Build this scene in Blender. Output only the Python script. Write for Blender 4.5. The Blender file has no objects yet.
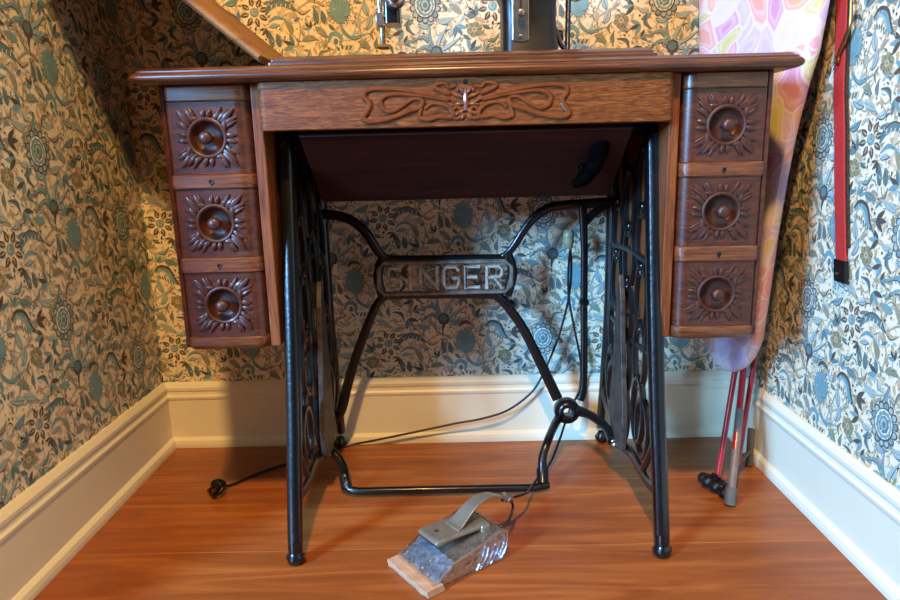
import bpy, bmesh, math, random
from mathutils import Vector, Matrix
random.seed(7)
PI = math.pi
SC = bpy.context.scene
COL = SC.collection

# ------------------------------------------------------------------ colours
def lin(c):
    return tuple(((v/255)/12.92 if v/255 <= .04045 else ((v/255+.055)/1.055)**2.4) for v in c)

def new_mat(name):
    m = bpy.data.materials.new(name); m.use_nodes = True
    nt = m.node_tree; nt.nodes.clear()
    out = nt.nodes.new('ShaderNodeOutputMaterial'); b = nt.nodes.new('ShaderNodeBsdfPrincipled')
    nt.links.new(b.outputs[0], out.inputs[0])
    return m, nt, b

def plain(name, rgb, rough=.5, metal=0., var=.12, scale=40., bump=0., spec=.5, coat=0.):
    """Principled surface with a gentle procedural variation of its colour."""
    m, nt, b = new_mat(name)
    N = nt.nodes; L = nt.links
    tc = N.new('ShaderNodeTexCoord'); nz = N.new('ShaderNodeTexNoise')
    nz.inputs['Scale'].default_value = scale; nz.inputs['Detail'].default_value = 5
    L.new(tc.outputs['Object'], nz.inputs['Vector'])
    r = N.new('ShaderNodeValToRGB'); c = lin(rgb)
    r.color_ramp.elements[0].position = .3; r.color_ramp.elements[1].position = .7
    r.color_ramp.elements[0].color = (*[v*(1-var) for v in c], 1)
    r.color_ramp.elements[1].color = (*[min(1, v*(1+var)) for v in c], 1)
    L.new(nz.outputs[0], r.inputs[0]); L.new(r.outputs[0], b.inputs['Base Color'])
    b.inputs['Roughness'].default_value = rough; b.inputs['Metallic'].default_value = metal
    b.inputs['Specular IOR Level'].default_value = spec; b.inputs['Coat Weight'].default_value = coat
    b.inputs['Coat Roughness'].default_value = .15
    if bump:
        bp = N.new('ShaderNodeBump'); bp.inputs['Strength'].default_value = bump; bp.inputs['Distance'].default_value = .002
        L.new(nz.outputs[0], bp.inputs['Height']); L.new(bp.outputs[0], b.inputs['Normal'])
    return m

def wood(name, dark, mid, light, stretch=(3, 60, 60), rough=.32, coat=.35, rot=(0, 0, 0), bump=.12, ndist=1.5, spec=.5):
    m, nt, b = new_mat(name); N = nt.nodes; L = nt.links
    tc = N.new('ShaderNodeTexCoord'); mp = N.new('ShaderNodeMapping')
    mp.inputs['Scale'].default_value = stretch; mp.inputs['Rotation'].default_value = rot
    L.new(tc.outputs['Object'], mp.inputs['Vector'])
    n1 = N.new('ShaderNodeTexNoise'); n1.inputs['Scale'].default_value = 1.; n1.inputs['Detail'].default_value = 7
    n1.inputs['Roughness'].default_value = .62; n1.inputs['Distortion'].default_value = ndist
    L.new(mp.outputs[0], n1.inputs['Vector'])
    n2 = N.new('ShaderNodeTexNoise'); n2.inputs['Scale'].default_value = 5.; n2.inputs['Detail'].default_value = 3
    L.new(mp.outputs[0], n2.inputs['Vector'])
    mx = N.new('ShaderNodeMath'); mx.operation = 'MULTIPLY_ADD'; mx.inputs[1].default_value = .35
    L.new(n2.outputs[0], mx.inputs[0]); 
    m2 = N.new('ShaderNodeMath'); m2.operation = 'MULTIPLY'; m2.inputs[1].default_value = .68
    L.new(n1.outputs[0], m2.inputs[0]); L.new(m2.outputs[0], mx.inputs[2])
    r = N.new('ShaderNodeValToRGB'); e = r.color_ramp.elements
    e[0].position = .36; e[0].color = (*lin(dark), 1); e[1].position = .68; e[1].color = (*lin(light), 1)
    k = e.new(.5); k.color = (*lin(mid), 1)
    L.new(mx.outputs[0], r.inputs[0]); L.new(r.outputs[0], b.inputs['Base Color'])
    b.inputs['Roughness'].default_value = rough; b.inputs['Coat Weight'].default_value = coat; b.inputs['Coat Roughness'].default_value = .18
    b.inputs['Specular IOR Level'].default_value = spec
    bp = N.new('ShaderNodeBump'); bp.inputs['Strength'].default_value = bump; bp.inputs['Distance'].default_value = .001
    L.new(mx.outputs[0], bp.inputs['Height']); L.new(bp.outputs[0], b.inputs['Normal'])
    return m

M = {}
M['oak'] = wood('oak', (62, 30, 13), (100, 52, 24), (134, 78, 40), (8, 60, 130), coat=.2, rough=.36, bump=.2)
M['oak_top'] = wood('oak_top', (38, 17, 8), (80, 40, 18), (124, 71, 37), (5, 60, 190), rough=.3, coat=.25, bump=.25)
M['oak_fleck'] = wood('oak_fleck', (58, 27, 10), (102, 53, 20), (142, 85, 39), (18, 40, 150), rot=(0, .45, 0), ndist=2.2, rough=.5, coat=0, bump=.3, spec=.22)
M['oak_red'] = wood('oak_red', (42, 18, 9), (72, 33, 17), (98, 49, 26), (16, 50, 110), rough=.36, coat=.22, bump=.2)
M['oak_gloss'] = plain('oak_gloss', (110, 58, 27), .3, 0, .25, 70, coat=.5)
M['oak_carved'] = plain('oak_carved', (66, 30, 18), .46, 0, .25, 60, coat=.15)
M['oak_upright'] = wood('oak_upright', (76, 36, 15), (114, 60, 27), (140, 80, 39), (110, 60, 6), coat=.05, rough=.48, spec=.3)
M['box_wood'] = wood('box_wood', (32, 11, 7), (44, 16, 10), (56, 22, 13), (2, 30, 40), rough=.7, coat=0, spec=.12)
M['lid_wood'] = wood('lid_wood', (118, 78, 44), (142, 98, 58), (160, 114, 70), (8, 5, 60), rough=.65, coat=0, spec=.15)
M['iron'] = plain('black_iron', (9, 9, 11), .3, 0, .4, 120, bump=.25, spec=.5, coat=.2)
M['letter'] = plain('letter_iron', (182, 164, 146), .6, .1, .4, 90, bump=.25)
M['worn'] = plain('worn_iron', (128, 112, 98), .55, .2, .45, 70, bump=.3)
M['worn_dark'] = plain('worn_dark_iron', (62, 54, 48), .55, .2, .6, 55, bump=.35)
M['steel'] = plain('steel', (176, 172, 164), .28, 1., .15, 80)
M['grey_metal'] = plain('grey_painted_metal', (146, 138, 122), .36, .5, .14, 60)
M['blue_sheen'] = plain('slope_blue_reflection', (188, 204, 218), .25, .7, .3, 60, bump=.4)  # blue reflection on the pedal's slope, put into the metal colour
M['black'] = plain('black_enamel', (16, 15, 14), .25, 0, .3, 60, coat=.5)
M['olive_black'] = plain('aged_black_enamel', (17, 14, 10), .35, 0, .3, 40, spec=.4)
M['rubber'] = plain('black_rubber', (12, 11, 12), .45, 0, .3, 80)
M['dull_black'] = plain('dull_black', (6, 5, 5), .9, 0, .3, 80, spec=.0)
M['brass'] = plain('brass', (168, 122, 66), .38, 1., .15, 80)
M['cardboard'] = plain('cardboard', (188, 148, 116), .85, 0, .14, 90, bump=.2)
M['cream_paint'] = plain('cream_paint', (228, 218, 190), .42, 0, .02, 6)
M['red_strap'] = plain('red_strap', (190, 48, 44), .6, 0, .1, 220, bump=.2)
M['red_tube'] = plain('red_painted_tube', (172, 28, 34), .35, 0, .1, 60, coat=.3)
M['grey_tube'] = plain('grey_tube', (128, 112, 100), .5, .2, .15, 60)
M['grey_rubber'] = plain('grey_rubber', (96, 90, 82), .7, 0, .15, 60)
M['connector'] = plain('aged_ivory_plastic', (150, 148, 112), .35, 0, .25, 120)
M['stitch'] = plain('dark_stitched_edge', (52, 38, 24), .7, 0, .6, 260)
M['scab'] = plain('red_stain', (120, 34, 20), .4, 0, .3, 60)

def clear_film():
    m, nt, b = new_mat('clear_film'); N = nt.nodes; L = nt.links
    tr = N.new('ShaderNodeBsdfTransparent'); gl = N.new('ShaderNodeBsdfGlossy'); mx = N.new('ShaderNodeMixShader')
    gl.inputs['Roughness'].default_value = .12; gl.inputs['Color'].default_value = (.9, .92, .95, 1)
    tc = N.new('ShaderNodeTexCoord'); nz = N.new('ShaderNodeTexNoise'); nz.inputs['Scale'].default_value = 90; nz.inputs['Distortion'].default_value = 2
    L.new(tc.outputs['Object'], nz.inputs['Vector'])
    r = N.new('ShaderNodeMapRange'); r.inputs[1].default_value = .35; r.inputs[2].default_value = .7; r.inputs[3].default_value = .10; r.inputs[4].default_value = .6
    L.new(nz.outputs[0], r.inputs[0]); L.new(r.outputs[0], mx.inputs[0])
    bp = N.new('ShaderNodeBump'); bp.inputs['Strength'].default_value = .7; bp.inputs['Distance'].default_value = .003
    L.new(nz.outputs[0], bp.inputs['Height']); L.new(bp.outputs[0], gl.inputs['Normal'])
    L.new(tr.outputs[0], mx.inputs[1]); L.new(gl.outputs[0], mx.inputs[2])
    L.new(mx.outputs[0], [n for n in N if n.type == 'OUTPUT_MATERIAL'][0].inputs[0])
    return m
M['film'] = clear_film()

def floor_mat():
    m, nt, b = new_mat('fir_boards'); N = nt.nodes; L = nt.links
    tc = N.new('ShaderNodeTexCoord'); sp = N.new('ShaderNodeSeparateXYZ'); L.new(tc.outputs['Object'], sp.inputs[0])
    def math_(op, a, bb=None, c=None):
        n = N.new('ShaderNodeMath'); n.operation = op
        for i, v in enumerate((a, bb, c)):
            if v is None: continue
            if hasattr(v, 'links'): L.new(v, n.inputs[i])
            else: n.inputs[i].default_value = v
        return n.outputs[0]
    PW = .235
    yy = math_('DIVIDE', math_('SUBTRACT', sp.outputs['Y'], .968), PW)
    fl = math_('FLOOR', yy); fr = math_('SUBTRACT', yy, fl)
    wn = N.new('ShaderNodeTexWhiteNoise'); wn.noise_dimensions = '1D'; L.new(fl, wn.inputs['W'])
    cb = N.new('ShaderNodeCombineXYZ')
    L.new(math_('MULTIPLY_ADD', sp.outputs['X'], 2.2, math_('MULTIPLY', wn.outputs[0], 30)), cb.inputs[0])
    L.new(math_('MULTIPLY', sp.outputs['Y'], 26), cb.inputs[1]); L.new(wn.outputs[0], cb.inputs[2])
    n1 = N.new('ShaderNodeTexNoise'); n1.inputs['Scale'].default_value = 1; n1.inputs['Detail'].default_value = 6; n1.inputs['Distortion'].default_value = 1.6
    n1.inputs['Roughness'].default_value = .58
    L.new(cb.outputs[0], n1.inputs['Vector'])
    r = N.new('ShaderNodeValToRGB'); e = r.color_ramp.elements
    e[0].position = .3; e[0].color = (*lin((126, 66, 29)), 1); e[1].position = .76; e[1].color = (*lin((186, 112, 54)), 1)
    k = e.new(.5); k.color = (*lin((152, 82, 36)), 1)
    L.new(n1.outputs[0], r.inputs[0])
    # seams and board-to-board tint
    seam = math_('LESS_THAN', fr, .010)
    tint = math_('MULTIPLY_ADD', wn.outputs[0], .22, .86)
    mul = N.new('ShaderNodeMix'); mul.data_type = 'RGBA'; mul.blend_type = 'MULTIPLY'; mul.inputs[0].default_value = 1
    tcol = N.new('ShaderNodeCombineXYZ')
    for i in range(3): L.new(tint, tcol.inputs[i])
    L.new(r.outputs[0], mul.inputs[6]); L.new(tcol.outputs[0], mul.inputs[7])
    mx = N.new('ShaderNodeMix'); mx.data_type = 'RGBA'; L.new(math_('MULTIPLY', seam, .3), mx.inputs[0])
    L.new(mul.outputs[2], mx.inputs[6]); mx.inputs[7].default_value = (*lin((214, 150, 100)), 1)
    L.new(mx.outputs[2], b.inputs['Base Color'])
    n3 = N.new('ShaderNodeTexNoise'); n3.inputs['Scale'].default_value = 9; n3.inputs['Detail'].default_value = 4; L.new(tc.outputs['Object'], n3.inputs['Vector'])
    mr = N.new('ShaderNodeMapRange'); mr.inputs[3].default_value = .22; mr.inputs[4].default_value = .48; L.new(n3.outputs[0], mr.inputs[0])
    L.new(mr.outputs[0], b.inputs['Roughness'])
    b.inputs['Specular IOR Level'].default_value = .5
    bp = N.new('ShaderNodeBump'); bp.inputs['Strength'].default_value = .06; bp.inputs['Distance'].default_value = .001
    L.new(n1.outputs[0], bp.inputs['Height']); L.new(bp.outputs[0], b.inputs['Normal'])
    return m
M['floor'] = floor_mat()

def cover_mat():
    m, nt, b = new_mat('pastel_swirl_cotton'); N = nt.nodes; L = nt.links
    tc = N.new('ShaderNodeTexCoord'); mp = N.new('ShaderNodeMapping'); L.new(tc.outputs['Object'], mp.inputs[0])
    nz = N.new('ShaderNodeTexNoise'); nz.inputs['Scale'].default_value = 9; nz.inputs['Detail'].default_value = 1
    L.new(mp.outputs[0], nz.inputs['Vector'])
    ad = N.new('ShaderNodeVectorMath'); ad.operation = 'MULTIPLY_ADD'; ad.inputs[1].default_value = (.05, .05, .05)
    L.new(nz.outputs['Color'], ad.inputs[0]); L.new(mp.outputs[0], ad.inputs[2])
    ad.inputs[1].default_value = (.11, .11, .11)
    v = N.new('ShaderNodeTexVoronoi'); v.inputs['Scale'].default_value = 21; L.new(ad.outputs[0], v.inputs['Vector'])
    ve = N.new('ShaderNodeTexVoronoi'); ve.feature = 'DISTANCE_TO_EDGE'; ve.inputs['Scale'].default_value = 21; L.new(ad.outputs[0], ve.inputs['Vector'])
    sep = N.new('ShaderNodeSeparateColor'); L.new(v.outputs['Color'], sep.inputs[0])
    r = N.new('ShaderNodeValToRGB'); r.color_ramp.interpolation = 'CONSTANT'; e = r.color_ramp.elements
    cols = [(214, 142, 144), (198, 168, 198), (220, 156, 114), (200, 134, 158), (212, 190, 176), (198, 182, 106), (218, 148, 130), (194, 168, 200)]
    e[0].position = 0; e[0].color = (*lin(cols[0]), 1); e[1].position = 1/8; e[1].color = (*lin(cols[1]), 1)
    for i in range(2, 8):
        k = e.new(i/8); k.color = (*lin(cols[i]), 1)
    L.new(sep.outputs[0], r.inputs[0])
    rg = N.new('ShaderNodeValToRGB'); g = rg.color_ramp.elements
    g[0].position = .02; g[0].color = (.9, .9, .9, 1); g[1].position = .07; g[1].color = (.1, .1, .1, 1)
    k = g.new(.17); k.color = (.55, .55, .55, 1); k = g.new(.22); k.color = (.05, .05, .05, 1)
    L.new(ve.outputs['Distance'], rg.inputs[0])
    mx = N.new('ShaderNodeMix'); mx.data_type = 'RGBA'; L.new(rg.outputs[0], mx.inputs[0]); L.new(r.outputs[0], mx.inputs[6])
    mx.inputs[7].default_value = (*lin((216, 196, 194)), 1)
    L.new(mx.outputs[2], b.inputs['Base Color']); b.inputs['Roughness'].default_value = .75
    n2 = N.new('ShaderNodeTexNoise'); n2.inputs['Scale'].default_value = 16; L.new(mp.outputs[0], n2.inputs['Vector'])
    bp = N.new('ShaderNodeBump'); bp.inputs['Strength'].default_value = .4; bp.inputs['Distance'].default_value = .006
    L.new(n2.outputs[0], bp.inputs['Height']); L.new(bp.outputs[0], b.inputs['Normal'])
    return m
M['cover'] = cover_mat()

# ------------------------------------------------------------------ geometry helpers
def root_of(o):
    while o.parent: o = o.parent
    return o

def obj(name, bm, mat, parent=None, smooth=True, label=None, bevel=0):
    me = bpy.data.meshes.new(name)
    if parent is not None:
        L = root_of(parent).location
        for v in bm.verts: v.co -= L
    bmesh.ops.recalc_face_normals(bm, faces=bm.faces)
    bm.to_mesh(me); bm.free()
    for m in (mat if isinstance(mat, (list, tuple)) else [mat]): me.materials.append(m)
    o = bpy.data.objects.new(name, me); COL.objects.link(o)
    if parent is not None: o.parent = parent
    if smooth:
        for p in me.polygons: p.use_smooth = True
        try: me.set_sharp_from_angle(angle=math.radians(38))
        except Exception: pass
    if bevel:
        b = o.modifiers.new('edge', 'BEVEL'); b.width = bevel; b.segments = 2; b.limit_method = 'ANGLE'; b.angle_limit = math.radians(40)
    if label: o['label'] = label
    return o

def thing(name, label, cat, loc):
    o = bpy.data.objects.new(name, None); COL.objects.link(o); o.location = loc
    o.empty_display_size = .05
    o['label'] = label; o['category'] = cat
    bpy.context.view_layer.update()
    return o

def struct(name, bm, mat, smooth=False, bevel=0):
    o = obj(name, bm, mat, None, smooth, bevel=bevel); o['kind'] = 'structure'
    return o

def BM(): return bmesh.new()

def box(bm, x0, x1, y0, y1, z0, z1, mi=0):
    vs = [bm.verts.new(p) for p in [(x0, y0, z0), (x1, y0, z0), (x1, y1, z0), (x0, y1, z0), (x0, y0, z1), (x1, y0, z1), (x1, y1, z1), (x0, y1, z1)]]
    for f in [(0, 3, 2, 1), (4, 5, 6, 7), (0, 1, 5, 4), (1, 2, 6, 5), (2, 3, 7, 6), (3, 0, 4, 7)]:
        bm.faces.new([vs[i] for i in f]).material_index = mi
    return vs

def catmull(pts, n=6):
    P = [Vector(p) for p in pts]; out = []
    if len(P) < 3: return P
    for i in range(len(P)-1):
        p0 = P[max(i-1, 0)]; p1 = P[i]; p2 = P[i+1]; p3 = P[min(i+2, len(P)-1)]
        for k in range(n):
            t = k/n
            out.append(.5*((2*p1)+(p2-p0)*t+(2*p0-5*p1+4*p2-p3)*t*t+(3*p1-p0-3*p2+p3)*t**3))
    out.append(P[-1]); return out

def tube(bm, pts, r, seg=8, flat=None, fn=None, closed=False, smooth=0, caps=True, mi=0, square=False):
    """Tube along pts. r: number or list. flat=(axis, k): cross-section is scaled by k along the given world axis."""
    P = catmull(pts, smooth) if smooth else [Vector(p) for p in pts]
    n = len(P)
    if isinstance(r, (list, tuple)):
        R = [r[0]+0]*n
        for i in range(n):
            t = i/(n-1)*(len(r)-1); a = min(int(t), len(r)-2); R[i] = r[a]+(r[a+1]-r[a])*(t-a)
    else: R = [r]*n
    rings = []; up = None
    for i in range(n):
        if closed: t = P[(i+1) % n]-P[i-1]
        else: t = P[min(i+1, n-1)]-P[max(i-1, 0)]
        t.normalize()
        if flat: 
            a = Vector(flat[0]); a = (a-t*a.dot(t))
            if a.length < 1e-4: a = t.orthogonal()
            a.normalize()
        else:
            if up is None: up = t.orthogonal().normalized()
            a = up-t*up.dot(t)
            a = a.normalized() if a.length > 1e-6 else t.orthogonal().normalized()
            up = a
        b = t.cross(a); ka = flat[1] if flat else 1
        ring = []
        for k in range(seg):
            th = 2*PI*(k+.5)/seg
            ca, sa = math.cos(th), math.sin(th)
            if square:
                m_ = max(abs(ca), abs(sa)); q = .82+.18; ca, sa = (ca/m_)*1., (sa/m_)*1.
            ring.append(bm.verts.new(P[i]+a*ca*R[i]*ka+b*sa*R[i]))
        rings.append(ring)
    m_ = n if closed else n-1
    for i in range(m_):
        A, B = rings[i], rings[(i+1) % n]
        for k in range(seg):
            bm.faces.new([A[k], A[(k+1) % seg], B[(k+1) % seg], B[k]]).material_index = mi
    if caps and not closed:
        bm.faces.new(rings[0][::-1]).material_index = mi; bm.faces.new(rings[-1]).material_index = mi

def lathe(bm, prof, c, axis=(0, 0, 1), seg=24, mi=0, ang=2*PI):
    """prof: list of (radius, height along axis)."""
    ax = Vector(axis).normalized(); a = ax.orthogonal().normalized(); b = ax.cross(a); c = Vector(c)
    rings = []
    for r, h_ in prof:
        if r < 1e-6: rings.append([bm.verts.new(c+ax*h_)])
        else: rings.append([bm.verts.new(c+ax*h_+(a*math.cos(2*PI*k/seg)+b*math.sin(2*PI*k/seg))*r) for k in range(seg)])
    for A, B in zip(rings, rings[1:]):
        for k in range(seg):
            k2 = (k+1) % seg
            if len(A) == 1 and len(B) == 1: continue
            if len(A) == 1: f = [A[0], B[k], B[k2]]
            elif len(B) == 1: f = [A[k], A[k2], B[0]]
            else: f = [A[k], A[k2], B[k2], B[k]]
            bm.faces.new(f).material_index = mi

def loft(bm, loops, caps=True, mi=0):
    R = [[bm.verts.new(p) for p in l] for l in loops]; n = len(R[0])
    for A, B in zip(R, R[1:]):
        for k in range(n):
            bm.faces.new([A[k], A[(k+1) % n], B[(k+1) % n], B[k]]).material_index = mi
    if caps:
        bm.faces.new(R[0][::-1]).material_index = mi; bm.faces.new(R[-1]).material_index = mi

def rrect(x0, x1, y0, y1, r, z, n=5):
    out = []
    for cx, cy, a0 in [(x1-r, y0+r, -PI/2), (x1-r, y1-r, 0), (x0+r, y1-r, PI/2), (x0+r, y0+r, PI)]:
        for k in range(n):
            a = a0+PI/2*k/(n-1); out.append((cx+r*math.cos(a), cy+r*math.sin(a), z))
    return out

def slab(bm, x0, x1, y0, y1, prof, r=.012):
    """Moulded board: prof = list of (inset, z)."""
    loft(bm, [rrect(x0+i, x1-i, y0+i, y1-i, max(.002, r-i*.5), z) for i, z in prof])

def prism(bm, poly, axis, a0, a1, mi=0):
    """Extrude a 2D polygon along a world axis ('x': poly is (y,z); 'y': poly is (x,z); 'z': poly is (x,y))."""
    def P(p, a): return (a, p[0], p[1]) if axis == 'x' else (p[0], a, p[1]) if axis == 'y' else (p[0], p[1], a)
    loft(bm, [[P(p, a0) for p in poly], [P(p, a1) for p in poly]], mi=mi)

def ball(bm, c, r, sx=1, sy=1, sz=1, seg=12, mi=0):
    before = len(bm.verts)
    res = bmesh.ops.create_uvsphere(bm, u_segments=seg, v_segments=max(6, seg//2+2), radius=r, matrix=Matrix.Translation(c) @ Matrix.Diagonal((sx, sy, sz, 1)))
    if mi:
        vs = set(res['verts'])
        for f in bm.faces:
            if all(v in vs for v in f.verts): f.material_index = mi

# ------------------------------------------------------------------ camera (solved from the photograph's perspective)
F_PX, PITCH, YAW, ROLL, CAM_H = 664.132, .2118, -.0084, .0248, .6195
R0 = Vector((math.cos(YAW), -math.sin(YAW), 0)); F0 = Vector((math.sin(YAW), math.cos(YAW), 0)); Z0 = Vector((0, 0, 1))
U = F0*math.sin(PITCH)+Z0*math.cos(PITCH); Fw = F0*math.cos(PITCH)-Z0*math.sin(PITCH)
rx = R0*math.cos(ROLL)-U*math.sin(ROLL); uy = R0*math.sin(ROLL)+U*math.cos(ROLL)
cd = bpy.data.cameras.new('camera'); cam = bpy.data.objects.new('camera', cd); COL.objects.link(cam)
mw = Matrix.Identity(4)
for i in range(3):
    mw[i][0] = rx[i]; mw[i][1] = uy[i]; mw[i][2] = -Fw[i]
mw[2][3] = CAM_H
cam.matrix_world = mw
cd.sensor_width = 36; cd.lens = F_PX/900*36; cd.clip_start = .02
SC.camera = cam
SC.view_settings.view_transform = 'Standard'
SC.view_settings.look = 'None'
SC.view_settings.exposure = 0

# ------------------------------------------------------------------ room
XL, XR, YB, HW = -.6513, .6166, 1.3978, 2.0
bm = BM(); box(bm, -2.4, 1.2, -1.2, YB+.1, -.05, 0); struct('floor', bm, M['floor'])

# wallpaper: a half-drop floral repeat drawn as flat coloured shapes in the wall's own mesh
PAPER = [plain('paper_ground', (238, 219, 184), .8, 0, .03, 12), plain('paper_teal', (116, 152, 153), .8, 0, .12, 60),
         plain('paper_deep_teal', (96, 124, 124), .8, 0, .1, 60), plain('paper_ink', (84, 78, 68), .8, 0, .1, 60),
         plain('paper_olive', (146, 140, 104), .8, 0, .1, 60), plain('paper_tan', (190, 166, 130), .8, 0, .06, 60),
         plain('paper_pale_teal', (160, 180, 176), .8, 0, .08, 60), plain('paper_shade', (208, 188, 154), .8, 0, .06, 60), plain('paper_grey', (152, 146, 126), .8, 0, .08, 60)]
GROUND, TEAL, DEEP, INK, OLIVE, TAN, PALE, SHADE, GREY = range(9)
TW, TH = .2345, .273
shapes = []        # (material, [quads or polygons as vertex lists])
def poly(mi, pts): shapes.append((mi, [pts]))
def stroke(mi, pts, w, n=4):
    P = catmull([(x, y, 0) for x, y in pts], n); q = []; N = len(P)
    Lft = []; Rgt = []
    for i in range(N):
        t = (P[min(i+1, N-1)]-P[max(i-1, 0)]); t = t.normalized() if t.length else Vector((1, 0, 0)); nn = Vector((-t.y, t.x, 0))
        f = i/(N-1)*(len(w)-1); a = min(int(f), len(w)-2); ww = (w[a]+(w[a+1]-w[a])*(f-a))/2
        Lft.append((P[i].x+nn.x*ww, P[i].y+nn.y*ww)); Rgt.append((P[i].x-nn.x*ww, P[i].y-nn.y*ww))
    shapes.append((mi, [[Lft[i], Lft[i+1], Rgt[i+1], Rgt[i]] for i in range(N-1)]))
def leafshape(x, y, a, l, w, bend=0., n=7):
    ca, sa = math.cos(a), math.sin(a); up = []; dn = []
    for i in range(n):
        t = i/(n-1); ww = w/2*math.sin(PI*t**.8)**.9 if 0 < t < 1 else 0; c = bend*l*math.sin(PI*t)
        up.append((t*l, c+ww)); dn.append((t*l, c-ww))
    pts = up+dn[-2:0:-1]
    return [(x+ca*u-sa*v, y+sa*u+ca*v) for u, v in pts]
def leaf(x, y, a, l, w, mi=TEAL, line=INK, bend=0., vein=True, k=.0012):
    if line is not None:
        poly(line, leafshape(x-k*.4+.0006, y-k*.7, a, l+k, w+k, bend))
    poly(mi, leafshape(x, y, a, l, w, bend))
    if vein:
        ca, sa = math.cos(a), math.sin(a)
        stroke(line if line is not None else DEEP, [(x, y), (x+ca*l*.5-sa*bend*l, y+sa*l*.5+ca*bend*l), (x+ca*l*.9, y+sa*l*.9)], [w*.12, w*.05], 3)
def disc(mi, x, y, r, ry=None, n=14, lobes=0, amp=0., ph=0.):
    ry = ry or r
    poly(mi, [(x+(r*(1+amp*math.cos(lobes*2*PI*k/n+ph)))*math.cos(2*PI*k/n), y+(ry*(1+amp*math.cos(lobes*2*PI*k/n+ph)))*math.sin(2*PI*k/n)) for k in range(n)])
def thistle(x, y):
    for k in range(26):
        a = 2*PI*k/26; r0 = .012; ln = .0265+.005*((k*7) % 5)/5
        ex, ey = x+ln*.88*math.cos(a), y+ln*1.12*math.sin(a)
        stroke(INK if k % 3 else DEEP, [(x+r0*math.cos(a), y+r0*1.3*math.sin(a)), (ex, ey)], [.004, .0006], 2)
    H = []
    for k in range(32):
        a = 2*PI*k/32; rr = 1+.07*(-1)**k
        px = .0205*math.cos(a)*rr; py = .027*math.sin(a)*rr
        if math.sin(a) < 0: px *= 1-.45*abs(math.sin(a))**2
        H.append((x+px, y+py))
    poly(DEEP, [(a+.001, b-.0014) for a, b in H]); poly(TEAL, H)
    for dx in (-.009, -.003, .004, .010):
        stroke(DEEP, [(x+dx, y+.016), (x+dx*.8, y-.004), (x+dx*.2, y-.02)], [.0012, .0004], 3)
    stroke(INK, [(x-.014, y+.033), (x-.006, y+.041), (x+.006, y+.0415), (x+.014, y+.035)], [.002, .008, .007, .002], 4)
    stroke(PALE, [(x-.010, y+.033), (x, y+.0375), (x+.010, y+.033)], [.002, .004, .002], 4)
    # curling stem beneath
    stroke(TEAL, [(x, y-.03), (x+.008, y-.045), (x+.022, y-.054), (x+.042, y-.05), (x+.062, y-.046)], [.004, .007, .006, .004, .001], 4)
    stroke(DEEP, [(x+.003, y-.036), (x+.01, y-.049), (x+.024, y-.058), (x+.042, y-.054)], [.001, .002, .002, .001], 4)
    stroke(TEAL, [(x-.026, y-.062), (x-.02, y-.048), (x-.008, y-.046), (x, y-.056), (x-.004, y-.068)], [.003, .008, .009, .007, .002], 4)
    disc(DEEP, x-.011, y-.060, .0045, .006)
    leaf(x+.03, y-.035, 1.0, .02, .008, PALE, TAN); leaf(x+.036, y-.066, -.3, .022, .009, TEAL, INK)
    for k in range(4): leaf(x-.004+.006*k, y-.078+.002*(k % 2), 2.2-.45*k, .012, .005, DEEP, None, vein=False)
def rosette(x, y):
    stroke(TEAL, [(x-.002, y+.026), (x-.001, y+.042), (x+.002, y+.06)], [.014, .007, .001], 4)
    stroke(INK, [(x-.018, y+.018), (x-.008, y+.034), (x+.001, y+.06)], [.001, .0016, .0008], 4)
    stroke(INK, [(x+.017, y+.018), (x+.008, y+.034), (x+.003, y+.06)], [.001, .0016, .0008], 4)
    for k in range(14):
        a = 2*PI*k/14+.2
        disc(INK, x+.0255*math.cos(a), y+.029*math.sin(a), .0062, .0062, 9)
        disc(PALE if k % 3 else TEAL, x+.0245*math.cos(a), y+.028*math.sin(a), .0045, .0045, 9)
    disc(INK, x, y, .0215, .025, 20); disc(GROUND, x-.0006, y+.0006, .0195, .0225, 20)
    disc(TEAL, x, y, .0175, .0205, 22, 11, .06); disc(GROUND, x+.0006, y-.0003, .0125, .0148, 18)
    disc(DEEP, x, y, .0112, .0132, 16, 8, .06); disc(PALE, x-.001, y+.001, .0072, .009, 14); disc(DEEP, x, y, .0045, .0055, 10)
    for dx, a in ((-.03, 3.6), (.03, -.5)): leaf(x+dx*.8, y-.026, a, .022, .009, TEAL, INK)
    stroke(DEEP, [(x-.016, y-.034), (x, y-.039), (x+.016, y-.034)], [.001, .006, .001], 4)
def daisy(x, y):
    for k in range(8):
        a = 2*PI*k/8+.25
        leaf(x+.011*math.cos(a), y+.011*math.sin(a), a, .0185, .0098, INK, None, vein=False)
        stroke(TAN, [(x+.014*math.cos(a), y+.014*math.sin(a)), (x+.024*math.cos(a), y+.024*math.sin(a))], [.0034, .0008], 2)
    disc(TEAL, x, y, .0088); disc(PALE, x-.001, y+.001, .0055); disc(OLIVE, x, y, .0025)
def tentacle(x, y):
    for (dx, dy, cx, cy) in ((-.048, .022, -.024, .03), (-.012, .052, -.012, .024), (.022, .048, .006, .026), (.05, .03, .026, .014), (-.05, -.004, -.024, .012), (.05, .004, .03, -.002)):
        stroke(INK, [(x, y+.0005), (x+cx, y+cy-.0012), (x+dx, y+dy-.001)], [.009, .0085, .001], 5)
        stroke(TEAL if dx < 0 else PALE, [(x, y+.002), (x+cx, y+cy), (x+dx, y+dy)], [.0075, .007, .001], 5)
    disc(INK, x, y, .0125, .0135, 16, 8, .08); disc(DEEP, x-.001, y+.002, .0085, .008); 
    stroke(INK, [(x, y-.01), (x-.003, y-.024), (x-.002, y-.04)], [.008, .004, .001], 4)
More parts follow.
